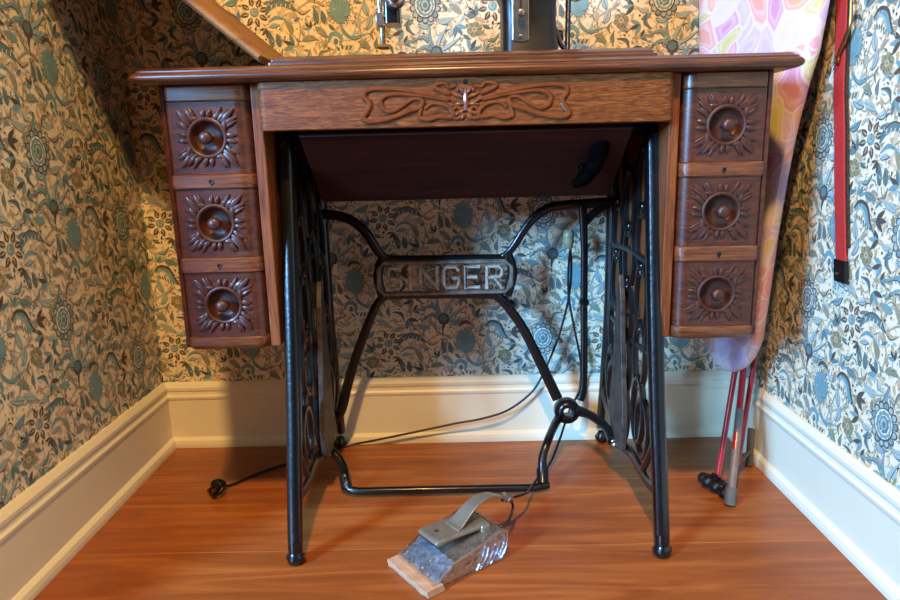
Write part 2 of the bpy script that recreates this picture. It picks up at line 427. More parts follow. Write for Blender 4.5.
def snake(x, y):
    stroke(INK, [(x-.006, y+.012), (x+.008, y+.0205), (x+.024, y+.014), (x+.034, y-.006), (x+.046, y-.018)], [.001, .011, .013, .011, .001], 6)
    stroke(TEAL, [(x-.004, y+.009), (x+.008, y+.0165), (x+.022, y+.0105), (x+.032, y-.008), (x+.044, y-.018)], [.001, .008, .010, .008, .001], 6)
    stroke(PALE, [(x+.002, y+.010), (x+.010, y+.0135), (x+.020, y+.008), (x+.029, y-.008)], [.0006, .003, .003, .0006], 6)
    for k in range(7):
        t = k/6; leaf(x-.002+.034*t, y+.004-.016*t*t, -1.2-.3*t, .009, .0035, DEEP, None, vein=False)
def umbrella(x, y):
    stroke(DEEP, [(x-.03, y-.006), (x-.02, y+.010), (x-.002, y+.017), (x+.018, y+.010), (x+.03, y)], [.003, .012, .013, .011, .001], 5)
    stroke(INK, [(x-.03, y-.001), (x-.018, y+.015), (x-.002, y+.0225), (x+.018, y+.0155), (x+.03, y)], [.001, .002, .0024, .002, .001], 5)
    for k in range(5): stroke(GROUND, [(x-.018+.009*k, y+.006), (x-.016+.009*k, y+.014)], [.001, .0016], 2)
    stroke(TEAL, [(x-.026, y-.02), (x-.01, y-.010), (x+.01, y-.016)], [.002, .007, .002], 4)
def olivebloom(x, y):
    for k in range(6): disc(OLIVE, x+.009*math.cos(k*PI/3+.3), y+.009*math.sin(k*PI/3+.3), .007, .006, 9)
    for k in range(6): stroke(INK, [(x+.004*math.cos(k*PI/3), y+.004*math.sin(k*PI/3)), (x+.014*math.cos(k*PI/3), y+.014*math.sin(k*PI/3))], [.0008, .0014], 2)
    disc(TAN, x, y, .0055); disc(DEEP, x, y, .002)
def spikes(x, y):
    for dx in (0, .014): leaf(x+dx, y-.015, 1.75-.02*dx, .032-dx*.4, .0105, DEEP, INK)
    stroke(OLIVE, [(x+.004, y-.016), (x+.01, y-.03), (x+.022, y-.04)], [.0016, .002, .001], 4)

def im(dx, dy):   # nearest periodic distance in the half-drop lattice
    best = 9
    for i in range(-2, 3):
        for j in range(-2, 3):
            X = dx+i*TW; Y = dy+j*TH+(i % 2)*TH/2
            best = min(best, math.hypot(X, Y))
    return best
taken = []
def put(f, x, y, foot):
    f(x, y)
    for fx, fy, r in foot: taken.append((x+fx, y+fy, r))
# a faint tangle of pale sprigs under everything else
und = random.Random(5)
for _ in range(330):
    x, y, a, r_ = und.uniform(-TW/2, TW/2), und.uniform(-TH/2, TH/2), und.uniform(0, 2*PI), und.uniform(.005, .013)
    mi = und.choice([SHADE, SHADE, TAN, TAN, GREY, PALE])
    if und.random() < .45: poly(mi, leafshape(x-r_*math.cos(a), y-r_*math.sin(a), a, r_*2, r_*.75, und.uniform(-.2, .2)))
    else: stroke(mi, [(x-r_*math.cos(a), y-r_*math.sin(a)), (x+r_*.7*math.sin(a), y-r_*.7*math.cos(a)), (x+r_*math.cos(a), y+r_*math.sin(a))], [.0006, r_*.26, .0005], 3)
for _ in range(150):
    x, y, a, r_ = und.uniform(-TW/2, TW/2), und.uniform(-TH/2, TH/2), und.uniform(0, 2*PI), und.uniform(.003, .007)
    stroke(und.choice([GREY, OLIVE, INK, DEEP]), [(x-r_*math.cos(a), y-r_*math.sin(a)), (x+r_*.5*math.sin(a), y-r_*.5*math.cos(a)), (x+r_*math.cos(a), y+r_*math.sin(a))], [.0004, .0013, .0004], 2)
# tan branching stems (low layer)
for pts in ([(.02, -.1), (.04, -.06), (.035, -.02), (.05, .02), (.045, .06)], [(.035, -.03), (.07, -.012), (.09, -.03)], [(.05, .03), (.085, .05), (.11, .045)],
            [(-.09, -.07), (-.08, -.03), (-.1, .02), (-.085, .06)], [(-.085, 0), (-.06, .015), (-.04, .01)], [(-.02, .08), (.0, .095), (.03, .1), (.06, .1)], [(-.03, -.1), (-.06, -.09), (-.1, -.1)]):
    stroke(TAN, pts, [.002, .003, .0025, .0012], 5); stroke(OLIVE, [(a+.001, b-.001) for a, b in pts], [.0006, .0012, .0006], 5)
put(thistle, 0, 0, [(0, 0, .036), (0, .034, .014), (.02, -.05, .022), (-.012, -.058, .02), (.045, -.05, .014), (0, -.08, .01)])
put(rosette, -.066, -.134, [(0, 0, .037), (0, .046, .012)])
put(daisy, .066, .134, [(0, 0, .031)])
put(tentacle, -.046, .050, [(0, 0, .02), (-.032, .02, .014), (0, .036, .022), (.034, .02, .014), (0, -.026, .008)])
put(snake, .048, .020, [(.01, .012, .016), (.032, 0, .014)])
put(umbrella, .118, .134, [(0, .004, .026), (.016, 0, .016)])
put(olivebloom, .03, .092, [(0, 0, .016)])
put(spikes, -.045, -.012, [(.006, 0, .016)])
put(olivebloom, .085, -.035, [(0, 0, .016)])
put(spikes, .098, .083, [(.006, 0, .016)])
rnd = random.Random(11)
for rad, tries in ((.0165, 700), (.0115, 1600), (.008, 2600), (.0052, 3200), (.0036, 2500)):
    for _ in range(tries):
        x, y = rnd.uniform(-TW/2, TW/2), rnd.uniform(-TH/2, TH/2)
        if any(im(x-a, y-b) < (r+rad)*.80 for a, b, r in taken): continue
        taken.append((x, y, rad)); a = rnd.uniform(0, 2*PI); t = rnd.random()
        mi = rnd.choice([TEAL, DEEP, TEAL, GREY, OLIVE, PALE, TAN, TAN, PALE])
        if rad > .010 and t < .5:
            leaf(x-math.cos(a)*rad*.95, y-math.sin(a)*rad*.95, a, rad*1.9, rad*.70, mi, rnd.choice([INK, GREY, OLIVE, DEEP]), bend=rnd.uniform(-.14, .14))
        elif rad > .010 and t < .75:
            for k in (-1, 0, 1): leaf(x-math.cos(a)*rad*.6, y-math.sin(a)*rad*.6, a+.75*k, rad*1.45, rad*.5, rnd.choice([DEEP, TEAL, INK]), None, vein=False)
        elif rad > .010:
            stroke(mi, [(x-rad*math.cos(a), y-rad*math.sin(a)), (x+rad*.5*math.sin(a), y-rad*.5*math.cos(a)), (x+rad*math.cos(a), y+rad*math.sin(a))], [.001, rad*.5, .001], 5)
            stroke(INK, [(x-rad*math.cos(a), y-rad*math.sin(a)-.001), (x+rad*.62*math.sin(a), y-rad*.62*math.cos(a)-.001), (x+rad*math.cos(a), y+rad*math.sin(a)-.001)], [.0004, rad*.13, .0004], 5)
        elif rad > .006 and t < .7:
            leaf(x-math.cos(a)*rad, y-math.sin(a)*rad, a, rad*2, rad*.72, rnd.choice([DEEP, TEAL, OLIVE, GREY, TAN, TAN, PALE]), INK if t < .25 else None, vein=t < .2)
        elif rad > .006:
            stroke(rnd.choice([INK, DEEP, OLIVE]), [(x-rad*math.cos(a), y-rad*math.sin(a)), (x+rad*.6*math.sin(a), y-rad*.6*math.cos(a)), (x+rad*math.cos(a), y+rad*math.sin(a))], [.0006, rad*.3, .0006], 4)
        else:
            if t < .6: leaf(x-math.cos(a)*rad, y-math.sin(a)*rad, a, rad*1.9, rad*.8, rnd.choice([INK, GREY, TAN, OLIVE, TAN, PALE]), None, vein=False)
            else: disc(rnd.choice([TAN, INK, OLIVE]), x, y, rad*.42, n=7)

for _ in range(170):
    x, y, a, r_ = rnd.uniform(-TW/2, TW/2), rnd.uniform(-TH/2, TH/2), rnd.uniform(0, 2*PI), rnd.uniform(.002, .005)
    stroke(rnd.choice([INK, GREY, DEEP, GROUND, GROUND]), [(x-r_*math.cos(a), y-r_*math.sin(a)), (x+r_*.4*math.sin(a), y-r_*.4*math.cos(a)), (x+r_*math.cos(a), y+r_*math.sin(a))], [.0003, .0011, .0003], 2)

def paper_wall(name, fx, u0, u1, z0, z1, pu, pz):
    """fx(u, z, off) -> world point; (pu, pz) is where one thistle sits."""
    V = [fx(u, z, 0) for u, z in ((u0, z0), (u1, z0), (u1, z1), (u0, z1))]; FC = [(0, 1, 2, 3)]; MI = [0]
    i0, i1 = math.floor((u0-pu)/TW)-1, math.ceil((u1-pu)/TW)+1
    j0, j1 = math.floor((z0-pz)/TH)-1, math.ceil((z1-pz)/TH)+1
    step = .0011/len(shapes)
    for i in range(i0, i1+1):
        for j in range(j0, j1+1):
            ox = pu+i*TW; oz = pz+j*TH+(i % 2)*TH/2
            if ox+.2 < u0 or ox-.2 > u1 or oz+.25 < z0 or oz-.25 > z1: continue
            for si, (mi, polys) in enumerate(shapes):
                off = .0002+si*step
                for pl in polys:
                    P = [(min(max(ox+a, u0), u1), min(max(oz+b, z0), z1)) for a, b in pl]
                    us = [p[0] for p in P]; zs = [p[1] for p in P]
                    if max(us)-min(us) < 1e-6 or max(zs)-min(zs) < 1e-6: continue
                    n = len(V); V.extend(fx(u, z, off) for u, z in P); FC.append(tuple(range(n, n+len(P)))); MI.append(mi)
    me = bpy.data.meshes.new(name); me.from_pydata(V, [], FC)
    me.polygons.foreach_set('material_index', MI)
    for m in PAPER: me.materials.append(m)
    o = bpy.data.objects.new(name, me); COL.objects.link(o); o['kind'] = 'structure'
    return o
paper_wall('wall_back', lambda u, z, d: (u, YB-d, z), XL, XR, .1, HW, .0199, .5004)
LEFT_END = .70
paper_wall('wall_left', lambda u, z, d: (XL+d, u, z), LEFT_END, YB, .1, HW, 1.134, .5051)
paper_wall('wall_right', lambda u, z, d: (XR-d, -u, z), -YB, .3, .1, HW, -1.0725, .2231)
paper_wall('wall_left_return', lambda u, z, d: (u, LEFT_END-d, z), -1.7, XL, .1, HW, -1.0, .5)

def baseboard(name, mapper, a0, a1):
    # profile as (out from the wall, height)
    prof = [(0, 0), (.022, 0), (.022, .008), (.020, .016), (.014, .021), (.012, .022), (.012, .108), (.014, .112), (.0145, .117), (.011, .121), (.010, .127), (.012, .131), (.012, .137), (.008, .143), (.004, .148), (0, .148)]
    bm = BM(); loft(bm, [[mapper(a, d, z) for d, z in prof] for a in (a0, a1)]); struct(name, bm, M['cream_paint'])
baseboard('baseboard_back', lambda a, d, z: (a, YB-d, z), XL, XR)
baseboard('baseboard_left', lambda a, d, z: (XL+d, a, z), LEFT_END, YB)
baseboard('baseboard_left_return', lambda a, d, z: (a, LEFT_END-d, z), -1.7, XL+.02)
baseboard('baseboard_right', lambda a, d, z: (XR-d, a, z), -.3, YB)

# ------------------------------------------------------------------ treadle sewing table
CX = .021
T = thing('sewing_table', 'antique oak treadle sewing table with carved drawers on a black iron stand', 'table', (CX, 1.18, 0))
bm = BM()
slab(bm, CX-.474, CX+.476, .971, 1.376, [(.020, .7305), (.008, .7312), (.002, .734), (0, .7375), (.0005, .741), (.003, .744), (.0065, .7455), (.0065, .7475), (.011, .7495), (.014, .752)])
obj('table_top', bm, M['oak_top'], T)
bm = BM()
slab(bm, CX-.284, CX+.276, .997, 1.366, [(.002, .752), (0, .754), (.0, .757), (.003, .759), (.005, .7595), (.005, .762), (.008, .764), (.014, .767)], r=.006)
obj('machine_surround', bm, M['oak_top'], T, label='raised moulded frame around the machine opening')

# folding lid, hinged at the left of the opening and leaning against the left wall
d = Vector((-.766, 0, .643)); nrm = Vector((.643, 0, .766)); hp = Vector((-.2655, 0, .769))
bm = BM(); Lr = .484; th = .013; sec = [(0, 0), (Lr, 0), (Lr, th*.8), (Lr-.006, th), (.006, th), (0, th*.8)]
loops = []
for y, k in ((1.0, .004), (1.004, .001), (1.008, 0), (1.384, 0), (1.388, .003)):
    loops.append([tuple(hp+d*(min(max(a, k), Lr-k))+nrm*(min(max(b, k), th-k)-th)+Vector((0, y, 0))) for a, b in sec])
loft(bm, loops); lid = obj('lid', bm, M['lid_wood'], T, label='folding lid opened out and leaning on the left wall')
for y in (1.06, 1.30):
    bm = BM(); tube(bm, [hp+Vector((0, y-.02, -.003)), hp+Vector((0, y+.02, -.003))], .004, 8); obj('hinge', bm, M['worn'], lid)

# front apron with carved ribbons
bm = BM()
ea = [PI/2*k/6 for k in range(7)]
pl = [(CX-.298, 1.008)]+[(CX-.286-.012*math.cos(a), .995-.010*math.sin(a)) for a in ea]+[(CX+.286+.012*math.cos(a), .995-.010*math.sin(a)) for a in reversed(ea)]+[(CX+.298, 1.008)]
prism(bm, pl, 'z', .6625, .7308); apron = obj('front_apron', bm, M['oak_fleck'], T, bevel=.0015)
bm = BM(); K = .000462
def rib(pts, r=.0032, sm=6, closed=False):
    for s in (-1, 1):
        P = [(CX+s*(452-x)*K, .9845, .6965+(134-(y+.022*(x-452)))*K) for x, y in pts]
        tube(bm, P, [q*1.15 for q in r] if isinstance(r, list) else r, 8, flat=((0, 1, 0), 1.15), smooth=sm)
rib([(408, 128), (380, 122), (330, 112), (250, 99), (180, 96), (147, 104), (140, 120), (155, 140), (146, 163), (134, 182), (150, 193), (190, 190), (230, 180), (275, 163), (312, 150), (320, 128)], [.0022, .003, .0036, .0036, .003])
rib([(400, 131), (330, 119), (255, 112), (212, 115), (190, 132), (198, 156), (225, 163), (258, 146), (290, 127), (318, 128)], [.002, .003, .003, .002])
rib([(320, 128), (313, 158), (308, 182), (338, 188), (370, 179), (405, 182), (412, 166), (390, 146), (352, 140), (326, 156)], [.0022, .003, .003, .0018])
rib([(404, 112), (376, 102), (358, 92), (366, 82), (390, 80), (402, 92), (424, 88)], [.0026, .003, .002])
rib([(412, 160), (426, 150), (440, 165), (430, 184), (405, 182)], .0026)
def dome(bm, c, ax, l, w, hgt, ang, nrm=(0, -1, 0), n=5):
    """leaf-shaped half-dome lying on a vertical face; ang in the face plane (x right, z up)."""
    t = Vector((math.cos(ang), 0, math.sin(ang))); b = Vector((-math.sin(ang), 0, math.cos(ang))); o = Vector(nrm); c = Vector(c)
    rows = []
    for i in range(n+1):
        s = i/n; ww = w*math.sin(PI*min(1, .10+s*.84))**.55*(1-.25*s); hh = hgt*math.sin(PI*min(1, .12+s*.82))**.6
        p = c+t*l*s
        rows.append([bm.verts.new(p+b*ww*q+o*hh*e-o*(.0012 if e == 0 else 0)) for q, e in ((-.5, 0), (-.36, .75), (0, 1), (.36, .75), (.5, 0))])
    for A, B in zip(rows, rows[1:]):
        for k in range(4): bm.faces.new([A[k], A[k+1], B[k+1], B[k]])
    bm.faces.new(rows[0]); bm.faces.new(rows[-1][::-1])
for s in (-1, 1):
    for (dx, dz, ang, l, w) in ((.002, .010, .9, .013, .006), (.002, .004, .35, .018, .006), (.004, -.004, -.1, .016, .006), (.002, -.012, -.5, .016, .006), (.002, -.018, -1.0, .010, .006), (.010, .012, 1.3, .008, .005), (.014, -.002, .6, .01, .005), (.012, -.016, -.2, .009, .005)):
        dome(bm, (CX+s*dx, .985, .6975+dz), None, l, w, .0042, ang if s > 0 else PI-ang)
dome(bm, (CX, .985, .684), None, .03, .009, .005, PI/2)
obj('ribbon_carving', bm, M['oak_gloss'], apron, label='carved relief of looping ribbons and leaves')
bm = BM(); lathe(bm, [(0, .0009), (.0030, .0009), (.0036, .0002), (.0036, -.002)], (CX, .985, .7232), (0, -1, 0), 12); 
obj('keyhole', bm, M['rubber'], apron)

# machine well (dark wooden box hanging behind the apron)
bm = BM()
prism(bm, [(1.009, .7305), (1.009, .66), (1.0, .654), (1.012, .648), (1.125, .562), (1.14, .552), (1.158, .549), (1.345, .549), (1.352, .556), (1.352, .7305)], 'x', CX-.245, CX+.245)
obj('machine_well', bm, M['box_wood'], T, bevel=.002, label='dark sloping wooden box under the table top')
bm = BM()
cb = Vector((.213, 1.055, .605))  # black connector block hanging through the well
tube(bm, [cb+Vector((.016, -.022, .036)), cb+Vector((.012, -.018, .02)), cb+Vector((.002, -.012, -.010))], [.010, .015, .013], 12)
tube(bm, [cb+Vector((.002, -.012, -.006)), cb+Vector((-.010, -.004, -.024)), cb+Vector((-.026, .0, -.032))], [.013, .012, .006], 10, smooth=4)
tube(bm, [cb+Vector((-.012+.008*math.cos(a), -.018, -.006+.006*math.sin(a))) for a in [i*PI/6 for i in range(12)]], .0016, 6, closed=True)
obj('connector_block', bm, M['dull_black'], T, label='black connector block hanging through the machine well')

# drawer banks -----------------------------------------------------------
ROWS = [(.6035, .7065), (.4790, .5810), (.3545, .4545)]
RAILS = [(.7070, .7305), (.5815, .6030), (.4550, .4785), (.3340, .3540)]
W0, W1 = .314, .4375       # drawer extent measured from the table's centre line
def contour(s, grow=0., back=1.045):
    """plan outline of the bowed drawer front, from the outer edge round to the inner edge"""
    P = []
    ro, ri = .007, .021; f = 1.0-grow
    xo, xi = W1+grow*.3, W0-grow*.15
    P.append((xo, back))
    for k in range(5):
        a = PI/2*k/4; P.append((xo-ro+ro*math.cos(a), f+ro-ro*math.sin(a)))
    for k in range(9):
        a = PI/2+PI/2*k/8; P.append((xi+ri+ri*math.cos(a), f+ri-ri*math.sin(a)))
    P.append((xi, back))
    return [(CX+s*x, y) for x, y in P]
def drawer(s, z0, z1, note):
    bm = BM()
    C = contour(s)
    # front with a round hole for the turned dish: wall of the contour, then a ring on the flat part
    loft(bm, [[(x, y, z0) for x, y in C], [(x, y, z0+.0) for x, y in C]], caps=False) if False else None
    xa, xb = W1-.007, W0+.021
    cu, cz, R = .3785, (z0+z1)/2+.0005, .0242
    N = 48
    inner = []; outer = []
    for k in range(N):
        a = 2*PI*k/N+PI/N; ca, sa = math.cos(a), math.sin(a)
        inner.append(bm.verts.new((CX+s*(cu+R*ca), 1.0, cz+R*sa)))
        tx = ((xa-cu)/ca if ca > 0 else (xb-cu)/ca) if abs(ca) > 1e-9 else 9; tz = ((z1-cz)/sa if sa > 0 else (z0-cz)/sa) if abs(sa) > 1e-9 else 9
        t = min(tx, tz); outer.append(bm.verts.new((CX+s*(cu+t*ca), 1.0, cz+t*sa)))
    for k in range(N):
        bm.faces.new([inner[k], inner[(k+1) % N], outer[(k+1) % N], outer[k]])
    for ux, uz in ((xa, z1), (xb, z1), (xb, z0), (xa, z0)):     # corners
        c = (CX+s*ux, 1.0, uz)
        near = sorted(outer, key=lambda v: (v.co-Vector(c)).length)[:2]
        bm.faces.new([near[0], near[1], bm.verts.new(c)])
    L0 = [[(x, y, z) for x, y in C] for z in (z0, z1)]
    A = [bm.verts.new(p) for p in L0[0]]; B = [bm.verts.new(p) for p in L0[1]]
    for k in range(len(A)-1):
        if abs(A[k].co.y-1.0) < 1e-5 and abs(A[k+1].co.y-1.0) < 1e-5: continue
        bm.faces.new([A[k], A[k+1], B[k+1], B[k]])
    bm.faces.new(A); bm.faces.new(B[::-1])
    box(bm, CX+s*(W0+.006), CX+s*(W1-.006), 1.03, 1.33, z0+.004, z1-.004)
    bmesh.ops.remove_doubles(bm, verts=bm.verts, dist=.00005)
    D = obj('drawer', bm, M['oak_red'], T, label=note)
    c = (CX+s*cu, 1.0, cz)
    bm = BM()
    lathe(bm, [(.0300, .0005), (.0292, .0030), (.0270, .0040), (.0248, .0030), (.0236, 0), (.0222, -.0050), (.0190, -.0090), (.0150, -.0105), (.010, -.0105), (.0075, -.010), (0, -.010)], c, (0, -1, 0), 40)
    obj('knob_dish', bm, M['oak_carved'], D)
    bm = BM()
    lathe(bm, [(.0052, -.0105), (.0050, -.005), (.0058, 0), (.0085, .0035), (.0098, .007), (.0096, .0105), (.0078, .0135), (.0045, .0153), (0, .0158)], c, (0, -1, 0), 24)
    obj('knob', bm, M['oak_carved'], D)
    bm = BM()
    # raised leafy square around the dish
    box_ = [(-.047, -.043), (.047, -.043), (.047, .043), (-.047, .043)]
    n = 24
    for k in range(n):
        a = 2*PI*(k+.5)/n; ca, sa = math.cos(a), math.sin(a)
        reach = min(.0425/abs(ca) if abs(ca) > .01 else 9, .0405/abs(sa) if abs(sa) > .01 else 9)
        corner = (reach-.0405)/.018
        l = reach-.0283; 
        lean = .75*math.sin(4*a)*(1 if k % 2 else .3)+(.28 if k % 2 else -.28)
        dome(bm, (c[0]+.0288*ca, .9995, c[2]+.0288*sa), None, max(.0118, l), .0088+.001*max(0, corner), .0036+.0007*(k % 2), a+lean, n=6)
    for q in range(4):
        a = PI/4+q*PI/2; ca, sa = math.cos(a), math.sin(a)
        dome(bm, (c[0]+.032*ca, .9990, c[2]+.031*sa), None, .0265, .0105, .0040, a, n=7)
        for off in (-.3, .3):
            dome(bm, (c[0]+.0325*math.cos(a+off), .9995, c[2]+.0315*math.sin(a+off)), None, .018, .0066, .0034, a+off*.9, n=6)
    obj('leaf_carving', bm, M['oak_carved'], D)
    return D
for s, side in ((-1, 'left'), (1, 'right')):
    # carcase: outer side, inner stile board, back, dust boards and bowed rails
    bm = BM()
    def bx(a, b, y0, y1, z0, z1):
        xs = sorted((CX+s*a, CX+s*b)); box(bm, xs[0], xs[1], y0, y1, z0, z1)
    bx(.4385, .4460, 1.006, 1.352, .336, .7305)
    bx(.3125, .4385, 1.345, 1.352, .336, .7305)
    case = obj('drawer_case', bm, M['oak_red'], T, smooth=False, bevel=.0015)
    bm = BM(); bx(.2965, .3120, 1.004, 1.352, .336, .7305)
    obj('stile', bm, M['oak_upright'], case, smooth=False, bevel=.002)
    for i, (z0, z1) in enumerate(RAILS):
        g = .0035 if i else .0; bm = BM()
        C0 = contour(s, g-.002, 1.34); C1 = contour(s, g, 1.34)
        e = .0022
        if i == 3:
            C00 = contour(s, g-.006, 1.34)
            loft(bm, [[(x, y, z0) for x, y in C00], [(x, y, z0+.004) for x, y in C0], [(x, y, z0+.008) for x, y in C1], [(x, y, z1-e) for x, y in C1], [(x, y, z1) for x, y in C0]])
        else:
            loft(bm, [[(x, y, z0) for x, y in C0], [(x, y, z0+e) for x, y in C1], [(x, y, z1-e) for x, y in C1], [(x, y, z1) for x, y in C0]])
        if i in (1, 2):
            lathe(bm, [(.0034, .0015), (.0030, .0018), (.0022, .0016), (.0020, .0005), (0, .0005)], (CX+s*.378, 1.0-g, (z0+z1)/2), (0, -1, 0), 12, mi=1)
            box(bm, CX+s*.378-.0009, CX+s*.378+.0009, 1.0-g-.0017, 1.0-g, (z0+z1)/2-.005, (z0+z1)/2-.001, mi=1)
        obj('rail', bm, [M['oak'], M['rubber']], case)
    for i, (z0, z1) in enumerate(ROWS):
        drawer(s, z0, z1, None)

# iron stand -------------------------------------------------------------
for s in (-1, 1):
    X = .027+s*.2868
    FA = ((1, 0, 0), .62)
    bm = BM()
    # pierced lattice: two chains of linked ovals between the legs, on top and middle bars
    tube(bm, [(X, 1.075, .7), (X, 1.2, .715), (X, 1.33, .7)], .011, 8, flat=FA, smooth=4)
    tube(bm, [(X, 1.05, .64), (X, 1.2, .655), (X, 1.33, .64)], .009, 8, flat=FA, smooth=4)
    for yo, zz0 in ((1.105, .575), (1.185, .535), (1.265, .575)):
        for k in range(5):
            zc = zz0-.098*k
            if zc < .14: continue
            yy = yo+(.5-zc)*(-.06 if yo < 1.15 else .05 if yo > 1.2 else 0)
            tube(bm, [(X+.002*math.sin(k), yy+.031*math.cos(a), zc+.058*math.sin(a)) for a in [2*PI*i/18 for i in range(18)]], .0062, 8, flat=((1, 0, 0), .9), closed=True)
            ball(bm, (X, yy, zc+.055), .0085, .9, 1, 1, 8); ball(bm, (X, yy, zc-.055), .0085, .9, 1, 1, 8)
    tube(bm, [(X, 1.03, .44), (X, 1.18, .45), (X, 1.335, .44)], .006, 8, flat=FA, smooth=4)
    tube(bm, [(X, 1.02, .30), (X, 1.18, .29), (X, 1.34, .30)], .006, 8, flat=FA, smooth=4)
    # foot arch joining both legs
    tube(bm, [(X, .962, .098), (X, 1.01, .083), (X, 1.06, .082), (X, 1.12, .085), (X, 1.19, .075), (X, 1.26, .085), (X, 1.33, .105), (X, 1.365, .14)], [.009, .010, .011, .012, .011, .009], 8, flat=FA, smooth=5)
    tube(bm, [(X, .985, .20), (X, 1.005, .15), (X, 1.05, .09)], .008, 8, flat=FA, smooth=5)
    tube(bm, [(X, 1.345, .22), (X, 1.32, .16), (X, 1.28, .09)], .008, 8, flat=FA, smooth=5)
    for yy, zc in ((1.06, .16), (1.27, .165)):
        tube(bm, [(X, yy+.034*math.cos(a), zc+.05*math.sin(a)) for a in [2*PI*i/18 for i in range(18)]], .0075, 8, flat=((1, 0, 0), .8), closed=True)
    SF = obj('side_frame', bm, M['iron'], T, label='black iron lattice side of the stand')
    # legs
    bm = BM()
    tube(bm, [(X, 1.078, .729), (X, 1.072, .66), (X, 1.045, .50), (X, 1.022, .38), (X, .992, .24), (X, .958, .11), (X, .938, .035), (X, .936, .016)], [.0135, .0135, .0135, .0135, .013, .0125, .0115], 10, flat=((1, 0, 0), .95), smooth=6)
    tube(bm, [(X-s*.002, 1.064, .70), (X-s*.002, 1.030, .50), (X-s*.002, 1.008, .38), (X-s*.002, .978, .24), (X-s*.002, .945, .11), (X-s*.002, .929, .04)], .0048, 8, flat=((1, 0, 0), 1.9), smooth=6)
    obj('leg', bm, M['iron'], SF)
    bm = BM()
    tube(bm, [(X, 1.325, .729), (X, 1.332, .62), (X, 1.333, .43), (X, 1.335, .30), (X, 1.352, .17), (X, 1.372, .07), (X, 1.378, .03)], .0115, 10, flat=((1, 0, 0), .74), smooth=6)
    obj('leg', bm, M['iron'], SF)
    for yy in (.934, 1.362):
        bm = BM()
        lathe(bm, [(0, 0), (.006, 0), (.0105, .003), (.0135, .009), (.0135, .014), (.011, .020), (.0085, .024), (0, .024)], (X, yy, 0), (0, 0, 1), 16)
        tube(bm, [(X-.0145, yy, .012), (X+.0145, yy, .012)], .0042, 8)
        obj('foot', bm, M['iron'], SF)
    # worn pivot plate on the inside of the frame
    bm = BM(); xi = X-s*.012
    pp = [(1.135, .085), (1.175, .072), (1.215, .085), (1.232, .13), (1.222, .2), (1.212, .28), (1.205, .36), (1.188, .405), (1.170, .36), (1.160, .28), (1.142, .2), (1.128, .13)]
    prism(bm, pp, 'x', xi-.005, xi+.005); 
    PP = obj('pivot_plate', bm, M['worn_dark'], SF, smooth=False, bevel=.002, label='worn grey brown iron plate')

# cross brace
YBR = 1.31; bm = BM(); FL = ((0, 1, 0), .55)
def arm(pts, r, y=YBR, sm=6): tube(bm, [(x, y, z) for x, z in pts], r, 10, flat=FL, smooth=sm)
arm([(-.270, .517), (-.226, .512), (-.196, .499), (-.172, .475), (-.154, .444), (-.138, .427), (-.11, .4235), (.075, .4215), (.099, .4245), (.119, .445), (.137, .473), (.160, .501), (.190, .518), (.226, .5225), (.261, .524), (.312, .527)], [.0095, .0095, .0095, .0095, .008, .0075, .0075, .0075, .008, .0095, .0095, .0095, .0095])
arm([(-.275, .075), (-.247, .103), (-.228, .162), (-.208, .221), (-.181, .286), (-.160, .330), (-.141, .347), (-.105, .3495), (.062, .347), (.088, .340), (.113, .311), (.140, .268), (.177, .190), (.208, .122)], [.011, .0105, .0095, .009, .0075, .0075, .0095, .0095, .010, .011])
for sgn in (0, 1):
    x = -.150 if sgn == 0 else .112
    arm([(x+(.008 if sgn == 0 else -.006), .4285), (x-(.004 if sgn == 0 else -.004), .39), (x+(.004 if sgn == 0 else -.008), .344)], .0095)
arm([(.252, .520), (.257, .432), (.258, .334), (.261, .160), (.254, .12)], [.0085, .0072, .0072, .0072, .0085], y=1.305)
arm([(.311, .527), (.280, .509), (.258, .487)], .008)
BR = obj('cross_brace', bm, M['iron'], T, label='black iron brace between the two side frames')
bm = BM()
lathe(bm, [(.0085, -.010), (.0085, .010), (.0135, .0125), (.0175, .0115), (.0195, .009), (.0265, .008), (.0265, -.008), (.0175, -.011), (.0085, -.010)], (.2265, 1.305, .098), (0, -1, 0), 28)
obj('hub', bm, M['iron'], BR, label='round hub with a hole')
bm = BM()
lathe(bm, [(0, .022), (.005, .021), (.008, .017), (.0095, .011), (.0095, 0), (.007, -.006)], (.112, 1.305, .329), (0, -1, 0), 16)
obj('bolt', bm, M['iron'], BR)
bm = BM()
lathe(bm, [(0, .016), (.006, .015), (.009, .011), (.010, 0)], (.258, 1.305, .329), (0, -1, 0), 8)
obj('bolt', bm, M['iron'], BR)
# open name plate with raised letters
bm = BM(); yp = YBR-.006
octo = [(-.141, .4175), (.102, .4155), (.113, .404), (.1125, .368), (.1005, .3545), (-.143, .3545), (-.1535, .366), (-.1515, .406)]
tube(bm, [(x, yp, z) for x, z in octo], .0042, 8, flat=((0, 1, 0), 1.6), closed=True, square=True)
PLT = obj('name_plate', bm, M['worn'], BR, smooth=False, label='open iron frame for the maker letters')
bm = BM()
LR = .0037
LET = {'S': [[(1, .82), (.82, 1), (.18, 1), (0, .82), (0, .66), (.18, .52), (.82, .48), (1, .34), (1, .18), (.82, 0), (.18, 0), (0, .18)]],
       'I': [[(.5, -.08), (.5, 1.08)]],
       'N': [[(0, -.06), (0, 1.06)], [(0, 1), (1, 0)], [(1, -.06), (1, 1.06)]],
       'G': [[(1, .82), (.82, 1), (.18, 1), (0, .82), (0, .18), (.18, 0), (.82, 0), (1, .18), (1, .46), (.55, .46)]],
       'E': [[(1, 1), (0, 1), (0, 0), (1, 0)], [(0, .5), (.8, .5)], [(0, -.06), (0, 1.06)]],
       'R': [[(0, -.06), (0, 1), (.82, 1), (1, .84), (1, .62), (.82, .48), (0, .48)], [(.5, .48), (1, -.06)]]}
